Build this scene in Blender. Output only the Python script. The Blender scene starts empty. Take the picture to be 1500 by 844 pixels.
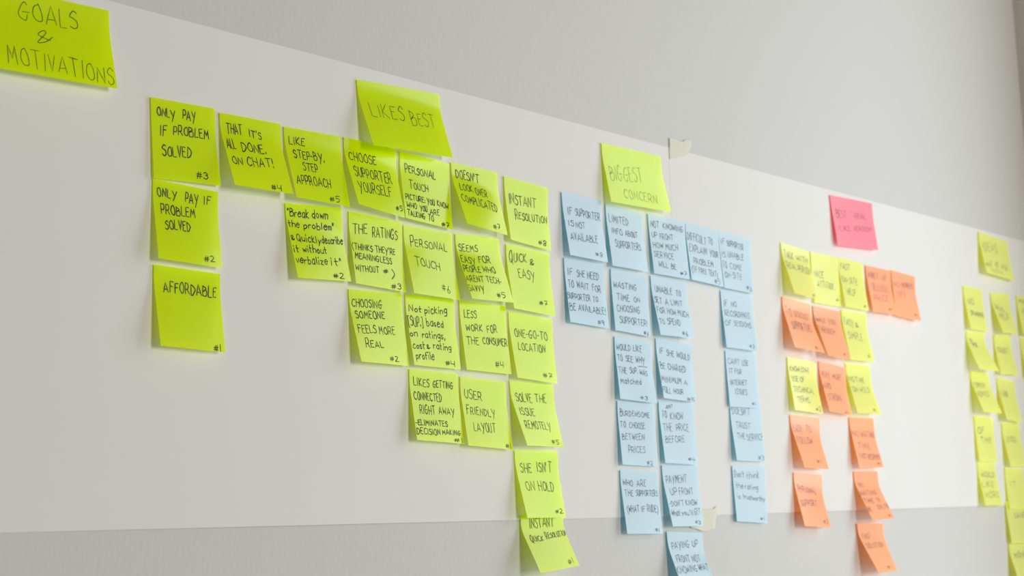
import bpy, bmesh, math, random
import numpy as np
from mathutils import Matrix, Vector
S = bpy.context.scene
COL = S.collection
random.seed(7)

# ---------------------------------------------------------------- camera
YAW, PITCH, ROLL = 0.86584172, 0.14673282, -0.03428464
CAM = Vector((-0.85754336, -1.19798131, 1.12646712))
fw = Vector((math.sin(YAW)*math.cos(PITCH), math.cos(YAW)*math.cos(PITCH), math.sin(PITCH)))
r0 = Vector((math.cos(YAW), -math.sin(YAW), 0)); u0 = r0.cross(fw)
rt = r0*math.cos(ROLL)+u0*math.sin(ROLL); up = -r0*math.sin(ROLL)+u0*math.cos(ROLL)
cd = bpy.data.cameras.new('camera'); cam = bpy.data.objects.new('camera', cd); COL.objects.link(cam)
M = Matrix((rt, up, -fw)).transposed().to_4x4(); M.translation = CAM
cam.matrix_world = M
cd.sensor_width = 36; cd.lens = 2397.39/1500*36; cd.clip_start = 0.05
cd.dof.use_dof = True; cd.dof.focus_distance = 1.66
cd.dof.aperture_fstop = (cd.lens/1000)/0.0065
S.camera = cam

# ---------------------------------------------------------------- light
w = bpy.data.worlds.new('daylight'); S.world = w; w.use_nodes = True
bg = w.node_tree.nodes['Background']; bg.inputs[0].default_value = (1.0, 0.97, 0.93, 1); bg.inputs[1].default_value = 0.07
WX = 2.035
WIN = ((-1.75, -0.46, 0.40, 2.35),)     # tall window in the right wall: y0, y1, z0, z1
def area_light(name, loc, rot, sx, sy, energy, color):
    ld = bpy.data.lights.new(name, 'AREA'); ld.shape = 'RECTANGLE'; ld.size = sx; ld.size_y = sy
    ld.energy = energy; ld.color = color
    lo = bpy.data.objects.new(name, ld); COL.objects.link(lo); lo.location = loc; lo.rotation_euler = rot
# daylight through the window in the right wall, and an added frontal fill with no window behind it
for (y0, y1, z0, z1), energy in zip(WIN, (25,)):
    area_light('window_daylight', (WX+0.015, (y0+y1)/2, (z0+z1)/2), (0, math.radians(90), 0), z1-z0, y1-y0, energy, (0.90, 0.97, 1.0))
area_light('frontal_fill', (0.6, -8.0, 1.7), (math.radians(90), 0, 0), 1.5, 2.4, 238, (1.0, 0.93, 0.82))
S.view_settings.view_transform = 'Standard'; S.view_settings.look = 'None'
S.view_settings.gamma = 1; S.view_settings.use_curve_mapping = False
S.view_settings.exposure = 0.0

# ---------------------------------------------------------------- materials
def mat(name, color, rough=0.6, spec=0.5):
    m = bpy.data.materials.new(name); m.use_nodes = True
    b = m.node_tree.nodes['Principled BSDF']
    b.inputs['Base Color'].default_value = (*color, 1); b.inputs['Roughness'].default_value = rough
    b.inputs['Specular IOR Level'].default_value = spec
    return m, m.node_tree, b
def bump(nt, b, scale, strength, dist, stretch=(1, 1, 1), detail=3):
    tc = nt.nodes.new('ShaderNodeTexCoord'); mp = nt.nodes.new('ShaderNodeMapping'); mp.inputs['Scale'].default_value = stretch
    n = nt.nodes.new('ShaderNodeTexNoise'); n.inputs['Scale'].default_value = scale; n.inputs['Detail'].default_value = detail
    bp = nt.nodes.new('ShaderNodeBump'); bp.inputs['Strength'].default_value = strength; bp.inputs['Distance'].default_value = dist
    nt.links.new(tc.outputs['Object'], mp.inputs[0]); nt.links.new(mp.outputs[0], n.inputs['Vector'])
    nt.links.new(n.outputs['Fac'], bp.inputs['Height']); nt.links.new(bp.outputs[0], b.inputs['Normal'])
    return n, mp
def tint(nt, b, c1, c2, scale, mp=None):
    n = nt.nodes.new('ShaderNodeTexNoise'); n.inputs['Scale'].default_value = scale; n.inputs['Detail'].default_value = 2
    tc = nt.nodes.new('ShaderNodeTexCoord'); nt.links.new(tc.outputs['Object'], n.inputs['Vector'])
    mx = nt.nodes.new('ShaderNodeMix'); mx.data_type = 'RGBA'
    mx.inputs[6].default_value = (*c1, 1); mx.inputs[7].default_value = (*c2, 1)
    nt.links.new(n.outputs['Fac'], mx.inputs[0]); nt.links.new(mx.outputs[2], b.inputs['Base Color'])
m_wall, nt, b = mat('painted_wall', (.66, .66, .66), .6, .3)
bump(nt, b, 230, .4, .0007, (1, 1, .5), 4); tint(nt, b, (.645, .645, .64), (.675, .675, .67), 3)
m_side, nt, b = mat('side_wall_paint', (.78, .77, .69), .7, .3); bump(nt, b, 190, .4, .001, (1, 1, .45))
m_paper, nt, b = mat('roll_paper', (.83, .83, .82), .6, .12)
bump(nt, b, 5, .25, .004, (1, 1, 1), 1); tint(nt, b, (.82, .815, .81), (.84, .84, .835), 5)
m_floor, nt, b = mat('floor_vinyl', (.5, .48, .46), .5, .4); tint(nt, b, (.42, .40, .38), (.48, .46, .44), 12)
m_frame, nt, b = mat('window_frame_paint', (.8, .8, .8), .4, .5); bump(nt, b, 60, .1, .001)
m_tape = bpy.data.materials.new('masking_tape'); m_tape.use_nodes = True
nt = m_tape.node_tree; b = nt.nodes['Principled BSDF']; b.inputs['Roughness'].default_value = .6
tint(nt, b, (.90, .87, .74), (.93, .91, .80), 60)
tr = nt.nodes.new('ShaderNodeBsdfTransparent'); mx = nt.nodes.new('ShaderNodeMixShader'); mx.inputs[0].default_value = .72
nt.links.new(tr.outputs[0], mx.inputs[1]); nt.links.new(b.outputs[0], mx.inputs[2])
nt.links.new(mx.outputs[0], nt.nodes['Material Output'].inputs[0])

def note_mat(name, col, trans, rough, spec, tf=.55):
    m, nt, b = mat(name, col, rough, spec)
    n, mp = bump(nt, b, 28, .12, .002, (1, 1, 1), 2)
    t = nt.nodes.new('ShaderNodeBsdfTranslucent'); t.inputs[0].default_value = (*(c*tf for c in trans), 1)
    ad = nt.nodes.new('ShaderNodeAddShader')                # fluorescent paper: full reflection plus light let through
    nt.links.new(b.outputs[0], ad.inputs[0]); nt.links.new(t.outputs[0], ad.inputs[1])
    nt.links.new(ad.outputs[0], nt.nodes['Material Output'].inputs[0])
    return m
NM = {
 'g': note_mat('lime_note_paper', (.455, .575, .0), (.74, .90, .0), .17, .42),
 'b': note_mat('blue_note_paper', (.455, .565, .635), (.08, .40, .52), .2, .5),
 'p': note_mat('pink_note_paper', (.77, .31, .40), (.90, .05, .06), .2, .5),
 'y': note_mat('yellow_note_paper', (.60, .65, .26), (.86, .86, .0), .2, .5),
 'o': note_mat('orange_note_paper', (.79, .46, .275), (.90, .22, .0), .2, .5),
}
def ink(name, col):
    m, nt, b = mat(name, col, .55, .3)
    tint(nt, b, col, tuple(c*1.5 for c in col), 400)
    return m
INK = {'d': ink('marker_ink', (.022, .026, .022)), 'g': ink('fineliner_ink', (.09, .11, .05)), 'b': ink('navy_ink', (.04, .055, .075)), 'f': ink('faded_ink', (.075, .075, .12))}

# ---------------------------------------------------------------- helpers
def link(name, me, parent=None, m=None):
    o = bpy.data.objects.new(name, me); COL.objects.link(o)
    if parent: o.parent = parent
    if m: me.materials.append(m)
    return o
def box(name, x0, x1, y0, y1, z0, z1, m, parent=None, bev=0):
    c = ((x0+x1)/2, (y0+y1)/2, (z0+z1)/2)
    bm = bmesh.new(); bmesh.ops.create_cube(bm, size=1)
    for v in bm.verts: v.co = Vector((v.co.x*(x1-x0), v.co.y*(y1-y0), v.co.z*(z1-z0)))
    if bev: bmesh.ops.bevel(bm, geom=bm.edges[:], offset=bev, segments=2, affect='EDGES')
    me = bpy.data.meshes.new(name); bm.to_mesh(me); bm.free()
    o = link(name, me, parent, m); o.location = c
    return o
def tag(o, label=None, cat=None, group=None, kind=None):
    for k, v in (('label', label), ('category', cat), ('group', group), ('kind', kind)):
        if v: o[k] = v

# ---------------------------------------------------------------- the setting
tag(box('wall_back', -3.2, WX, 0, .12, 0, 3.3, m_wall), 'pale grey wall with fine roller texture behind the paper', 'wall', kind='structure')
bm = bmesh.new()                                        # right wall with its window opening
def bb(x0, x1, y0, y1, z0, z1):
    r = bmesh.ops.create_cube(bm, size=1)
    for v in r['verts']: v.co = Vector(((x0+x1)/2+v.co.x*(x1-x0), (y0+y1)/2+v.co.y*(y1-y0), (z0+z1)/2+v.co.z*(z1-z0)))
ys = sorted({v for q in WIN for v in q[:2]} | {-4, .12})
for ya, yb in zip(ys[:-1], ys[1:]):
    holes = sorted(q[2:] for q in WIN if q[0] <= ya and q[1] >= yb); z = 0
    for h0, h1 in holes: bb(WX, WX+.14, ya, yb, z, h0); z = h1
    bb(WX, WX+.14, ya, yb, z, 3.3)
me = bpy.data.meshes.new('wall_right'); bm.to_mesh(me); bm.free()
tag(link('wall_right', me, None, m_side), 'darker side wall meeting the grey wall at the right picture edge', 'wall', kind='structure')
tag(box('floor', -3.2, WX+.14, -4, .12, -.06, 0, m_floor), 'dull grey floor below the wall', 'floor', kind='structure')
for i, (y0, y1, z0, z1) in enumerate(WIN):
    wn = bpy.data.objects.new('window_%d' % (i+1), None); COL.objects.link(wn); wn.location = (WX, (y0+y1)/2, z0)
    tag(wn, 'tall white framed window in the side wall', 'window', kind='structure')
    for nm, a in (('frame_stile', (WX+.02, WX+.08, y0, y0+.04, z0, z1)), ('frame_stile', (WX+.02, WX+.08, y1-.04, y1, z0, z1)),
                  ('frame_rail', (WX+.02, WX+.08, y0+.04, y1-.04, z0, z0+.04)), ('frame_rail', (WX+.02, WX+.08, y0+.04, y1-.04, z1-.04, z1))):
        o = box(nm, *a, m_frame, None, .004); o.parent = wn; o.matrix_parent_inverse = Matrix.Translation(-wn.location)

# ---------------------------------------------------------------- the two lengths of paper
def sheet(name, x0, x1, zb0, zb1, zt0, zt1, ybase, th, label):
    """thin sheet hanging on the wall: wavy, bottom edge standing off a little"""
    nx, nz = 90, 12
    bm = bmesh.new(); F = []; B = []
    for j in range(nz+1):
        t = j/nz; rf = []; rb = []
        for i in range(nx+1):
            s = i/nx; x = x0+(x1-x0)*s
            zb = zb0+(zb1-zb0)*s; zt = zt0+(zt1-zt0)*s
            z = zb+(zt-zb)*t
            wob = .0002*math.sin(x*9+z*4)*math.sin(t*math.pi)+.0006*(1-t)**6*(1+math.sin(x*5.2))
            y = ybase-abs(wob)
            rf.append(bm.verts.new((x, y-th, z))); rb.append(bm.verts.new((x, y, z)))
        F.append(rf); B.append(rb)
    for j in range(nz):
        for i in range(nx):
            bm.faces.new((F[j][i], F[j][i+1], F[j+1][i+1], F[j+1][i]))
            bm.faces.new((B[j][i], B[j+1][i], B[j+1][i+1], B[j][i+1]))
    for i in range(nx):
        bm.faces.new((F[0][i+1], F[0][i], B[0][i], B[0][i+1])); bm.faces.new((F[nz][i], F[nz][i+1], B[nz][i+1], B[nz][i]))
    for j in range(nz):
        bm.faces.new((F[j][0], F[j+1][0], B[j+1][0], B[j][0])); bm.faces.new((F[j+1][nx], F[j][nx], B[j][nx], B[j+1][nx]))
    me = bpy.data.meshes.new(name); bm.to_mesh(me); bm.free()
    for p in me.polygons: p.use_smooth = False
    o = link(name, me, None, m_paper); tag(o, label, 'paper', 'lengths of white roll paper taped to the wall')
    return o
sheet('paper_sheet', -1.6, .93, 1.141, 1.1365, 1.611, 1.6155, -.0002, .0003, 'left length of white roll paper taped along the wall, under the lime notes')
sheet('paper_sheet', .8755, 2.02, 1.1365, 1.140, 1.6155, 1.6165, -.00053, .00012, 'right length of white roll paper on the wall, under the orange and yellow notes')

def tape(pts, y, label):
    th = .00025; pts = [(a/1000, b/1000) for a, b in pts]
    # ragged torn ends: jitter extra points between the given ones
    P = []
    for i, p in enumerate(pts):
        q = pts[(i+1) % len(pts)]; P.append(p)
        n = max(1, int(math.dist(p, q)/.003))
        for k in range(1, n):
            a = k/n; P.append((p[0]+(q[0]-p[0])*a+random.uniform(-.0004, .0004), p[1]+(q[1]-p[1])*a+random.uniform(-.0004, .0004)))
    cx = sum(p[0] for p in P)/len(P); cz = sum(p[1] for p in P)/len(P)
    bm = bmesh.new()
    f = [bm.verts.new((p[0]-cx, -th, p[1]-cz)) for p in P]; k = [bm.verts.new((p[0]-cx, 0, p[1]-cz)) for p in P]
    bm.faces.new(f); bm.faces.new(k[::-1])
    for i in range(len(P)): j = (i+1) % len(P); bm.faces.new((f[i], k[i], k[j], f[j]))
    bmesh.ops.recalc_face_normals(bm, faces=bm.faces)
    me = bpy.data.meshes.new('masking_tape'); bm.to_mesh(me); bm.free()
    o = link('masking_tape', me, None, m_tape); o.location = (cx, y, cz); tag(o, label, 'tape', 'torn pieces of masking tape')
tape([[878.3, 1628.7], [894.6, 1628.6], [899.2, 1627.5], [910.4, 1628.8], [917.0, 1632.2], [929.8, 1632.9], [925.8, 1623.4], [918.5, 1612.9], [913.5, 1609.8], [900.5, 1605.5], [876.6, 1599.6]],
     -.0013, 'torn cream masking tape over the top edge where the papers meet')
tape([[880.8, 1143.4], [933.6, 1144.4], [945.2, 1148.7], [940.7, 1135.5], [936.0, 1119.0], [928.2, 1119.1], [921.7, 1117.1], [906.1, 1117.0], [900.1, 1118.9], [882.0, 1121.9]],
     -.0022, 'torn cream masking tape at the bottom edge, half behind a blue note')

# ---------------------------------------------------------------- hand lettering: strokes on a 0-9 grid, ~ = smooth curve
G = {
'A': '02 39 62;14 54', 'B': '02 09;~09 38 47 26 05;~05 46 54 42 02', 'C': '~58 39 18 05 13 32 53', 'D': '02 09;~09 38 56 44 22 02',
'E': '49 09 02 42;06 36', 'F': '49 09 02;06 36', 'G': '~58 39 17 04 22 42 54;25 65', 'H': '02 09;52 59;06 55', 'I': '02 09',
'J': '~39 33 22 03', 'K': '02 09;49 05 52', 'L': '09 02 42', 'M': '02 19 34 59 62', 'N': '02 09 52 59',
'O': '~39 18 05 13 32 53 56 48 39', 'P': '02 09;~09 39 47 35 05', 'Q': '~39 18 05 13 32 53 56 48 39;34 61', 'R': '02 09;~09 39 47 35 05;25 52',
'S': '~48 29 07 26 45 43 22 03', 'T': '09 69;39 32', 'U': '~09 04 22 43 49', 'V': '09 22 49', 'W': '09 12 37 52 69', 'X': '09 52;59 02',
'Y': '09 35;69 20', 'Z': '09 59 02 52', 'a': '~46 27 04 22 44;47 42', 'b': '09 02;~05 26 44 32 02', 'c': '~46 27 04 22 43',
'd': '~45 26 04 22 44;49 42', 'e': '~05 45 46 27 04 22 43', 'f': '~49 29 17 12;06 36', 'g': '~46 27 05 23 44;~47 41 20 00',
'h': '09 02;~05 26 45 42', 'i': '02 06;08 09', 'k': '09 02;37 04 42', 'l': '09 02', 'm': '06 02;~05 16 25 22;~25 36 45 42',
'n': '06 02;~05 26 45 42', 'o': '~26 04 22 44 26', 'p': '06 00;~05 26 45 33 02', 'r': '06 02;~04 16 36', 's': '~36 16 05 24 33 22 03',
't': '19 13 22;06 36', 'u': '~06 03 22 43;46 42', 'v': '06 22 46', 'w': '06 12 25 42 56', 'x': '06 42;46 02', 'y': '06 23;46 10', 'z': '06 46 02 42',
"'": '09 07', '"': '09 07;19 17', '.': '02 03', ',': '13 01', '-': '05 35', '!': '09 05;03 02', '#': '12 28;32 48;06 56;04 54',
'&': '~42 07 29 37 03 12 32 54', '(': '~29 06 04 20', ')': '~09 26 24 00', '[': '29 09 01 21', ']': '09 29 21 01', ':': '06 05;03 02', '_': '~02 33 62',
'1': '02 09', '2': '~08 29 47 24 02 52', '3': '~08 29 47 26;~26 44 22 03', '4': '09 05 45;49 42', '5': '49 09 06;~06 36 44 22 02',
'6': '~39 14 12 32 44 25 04', '7': '09 49 12;15 45', '8': '~48 29 07 44 22 03 46 48', '9': '~48 29 07 25 48;48 42'}
def catmull(P, n=4):
    out = []
    for i in range(len(P)-1):
        p0 = P[max(i-1, 0)]; p1 = P[i]; p2 = P[i+1]; p3 = P[min(i+2, len(P)-1)]
        for k in range(n):
            t = k/n
            out.append(tuple(.5*((2*p1[d])+(-p0[d]+p2[d])*t+(2*p0[d]-5*p1[d]+4*p2[d]-p3[d])*t*t+(-p0[d]+3*p1[d]-3*p2[d]+p3[d])*t**3) for d in (0, 1)))
    out.append(P[-1]); return out
GL = {}
for ch, s in G.items():
    st = []
    for q in s.split(';'):
        sm = q[0] == '~'; pts = [(float(t[0]), (float(t[1])-2)/7) for t in q.lstrip('~').split()]
        st.append((sm, pts))
    GL[ch] = (max(p[0] for _, q in st for p in q), st)
BIG = {'PERSONAL', 'QUICK', 'FRIENDLY', 'RESOLUTION', 'PRICES', 'BURDENSOME', 'TOUCH', 'REAL'}

H, SEG = .0762, 16
def profile(th, s0):
    d = [0.]; o = [0.]
    for k in range(SEG):
        r = min(max(((k+.5)/SEG-s0)/.35, 0), 1); r = r*r*(3-2*r)
        d.append(d[-1]+math.cos(th*r)); o.append(o[-1]+math.sin(th*r))
    return [a/d[-1] for a in d], [a/o[-1] for a in o]
class Surf:
    NU = 14
    def __init__(self, C, tilt, cup, diag, yoff):
        C = [np.array(c)/1000 for c in C]
        self.P = np.zeros((self.NU+1, SEG+1, 3))
        for i in range(self.NU+1):
            u = i/self.NU
            th = math.radians(tilt[0]+(tilt[1]-tilt[0])*u)
            d, o = profile(th, .03+diag*u**3)
            T = C[0]+(C[1]-C[0])*u; Bm = C[3]+(C[2]-C[3])*u
            for k in range(SEG+1):
                p = T+(Bm-T)*np.array([d[k], o[k], d[k]])
                p[1] += yoff-cup*math.sin(math.pi*u)*(k/SEG)**2
                self.P[i, k] = p
        self.w = np.linalg.norm(C[1]-C[0])
    def at(self, u, v):
        u = min(max(u, .004), .996)*self.NU; v = min(max(v, .004), .996)*SEG
        i = min(int(u), self.NU-1); k = min(int(v), SEG-1); a = u-i; b = v-k; P = self.P
        return (P[i, k]*(1-a)+P[i+1, k]*a)*(1-b)+(P[i, k+1]*(1-a)+P[i+1, k+1]*a)*b
    def mesh(self, name, org):
        V = []; F = []
        for i in range(self.NU+1):
            for k in range(SEG+1): V.append(tuple(self.P[i, k]-org))
        n = SEG+1
        for i in range(self.NU):
            for k in range(SEG): F.append((i*n+k, i*n+k+1, (i+1)*n+k+1, (i+1)*n+k))
        me = bpy.data.meshes.new(name); me.from_pydata(V, [], F); me.polygons.foreach_set('use_smooth', [True]*len(F)); me.update()
        return me

def strokes(line, W):
    """one written word -> list of polylines in note millimetre space (x right, y down)"""
    txt, ua, va, ub, vb, h = line
    xa, ya, xb, yb = ua*W, va*H, ub*W, vb*H; h *= H
    adv = 0; items = []
    for ch in txt:
        if ch == ' ': adv += 3; continue
        gw, st = GL[ch]; pad = .5 if gw == 0 else 0
        items.append((ch, adv+pad, gw, st)); adv += gw+2.1+2*pad
    tot = max(adv-2.1, 1.0)
    dx, dy = xb-xa, yb-ya; Lh = math.hypot(dx, dy)
    cell = Lh/tot
    if len(txt) == 1 and txt in '1': cell = h/9
    ex = (dx/Lh, dy/Lh); out = []
    for n, (ch, ad, gw, st) in enumerate(items):
        sc = random.uniform(.90, 1.07); oy = random.uniform(-.05, .05)*h; sl = random.uniform(-.05, .07)+.02
        if txt in BIG and n > 0: sc *= .74; oy -= h*.08
        for sm, pts in st:
            q = [(p[0]+random.uniform(-.25, .25), p[1]+random.uniform(-.035, .035)) for p in pts]
            if ch != '_' and len(q) == 2 and gw == 0 and q[0][1] == q[1][1]: pass
            q = catmull(q, 4) if sm else [p for a, b in zip(q[:-1], q[1:]) for p in (a, ((a[0]+b[0])/2, (a[1]+b[1])/2))]+[q[-1]]
            L = []
            for gx, gy in q:
                X = (ad+gx)*cell+sl*gy*h; Y = gy*h*sc-oy
                L.append((xa+ex[0]*X, ya+ex[1]*X-Y))
            out.append(L)
    return out
def writing(name, surf, lines, pen, org, parent, m):
    V = []; F = []
    W = surf.w
    for ln in lines:
        for L in strokes(ln, W):
            hw = pen*.0005*random.uniform(.85, 1.12)
            n = len(L); D = []
            for i in range(n):
                a = L[max(i-1, 0)]; b = L[min(i+1, n-1)]; d = (b[0]-a[0], b[1]-a[1]); l = math.hypot(*d) or 1e-9
                D.append((d[0]/l, d[1]/l))
            base = len(V)
            for i, (p, d) in enumerate(zip(L, D)):
                e = -hw*.8 if i == 0 else hw*.8 if i == n-1 else 0
                k = hw*(.8 if i in (0, n-1) else 1)
                for s in (-1, 1):
                    x = p[0]+d[0]*e-d[1]*k*s; y = p[1]+d[1]*e+d[0]*k*s
                    u, v = x/W, y/H
                    q = surf.at(u, v); t1 = surf.at(u+.03, v)-surf.at(u-.03, v); t2 = surf.at(u, v+.03)-surf.at(u, v-.03)
                    nn = np.cross(t1, t2); nn /= np.linalg.norm(nn)
                    if nn[1] > 0: nn = -nn
                    V.append(tuple(q+nn*.00014-org))
            for i in range(n-1): F.append((base+2*i, base+2*i+1, base+2*i+3, base+2*i+2))
    me = bpy.data.meshes.new(name); me.from_pydata(V, [], F); me.update()
    return link(name, me, parent, m)

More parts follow.
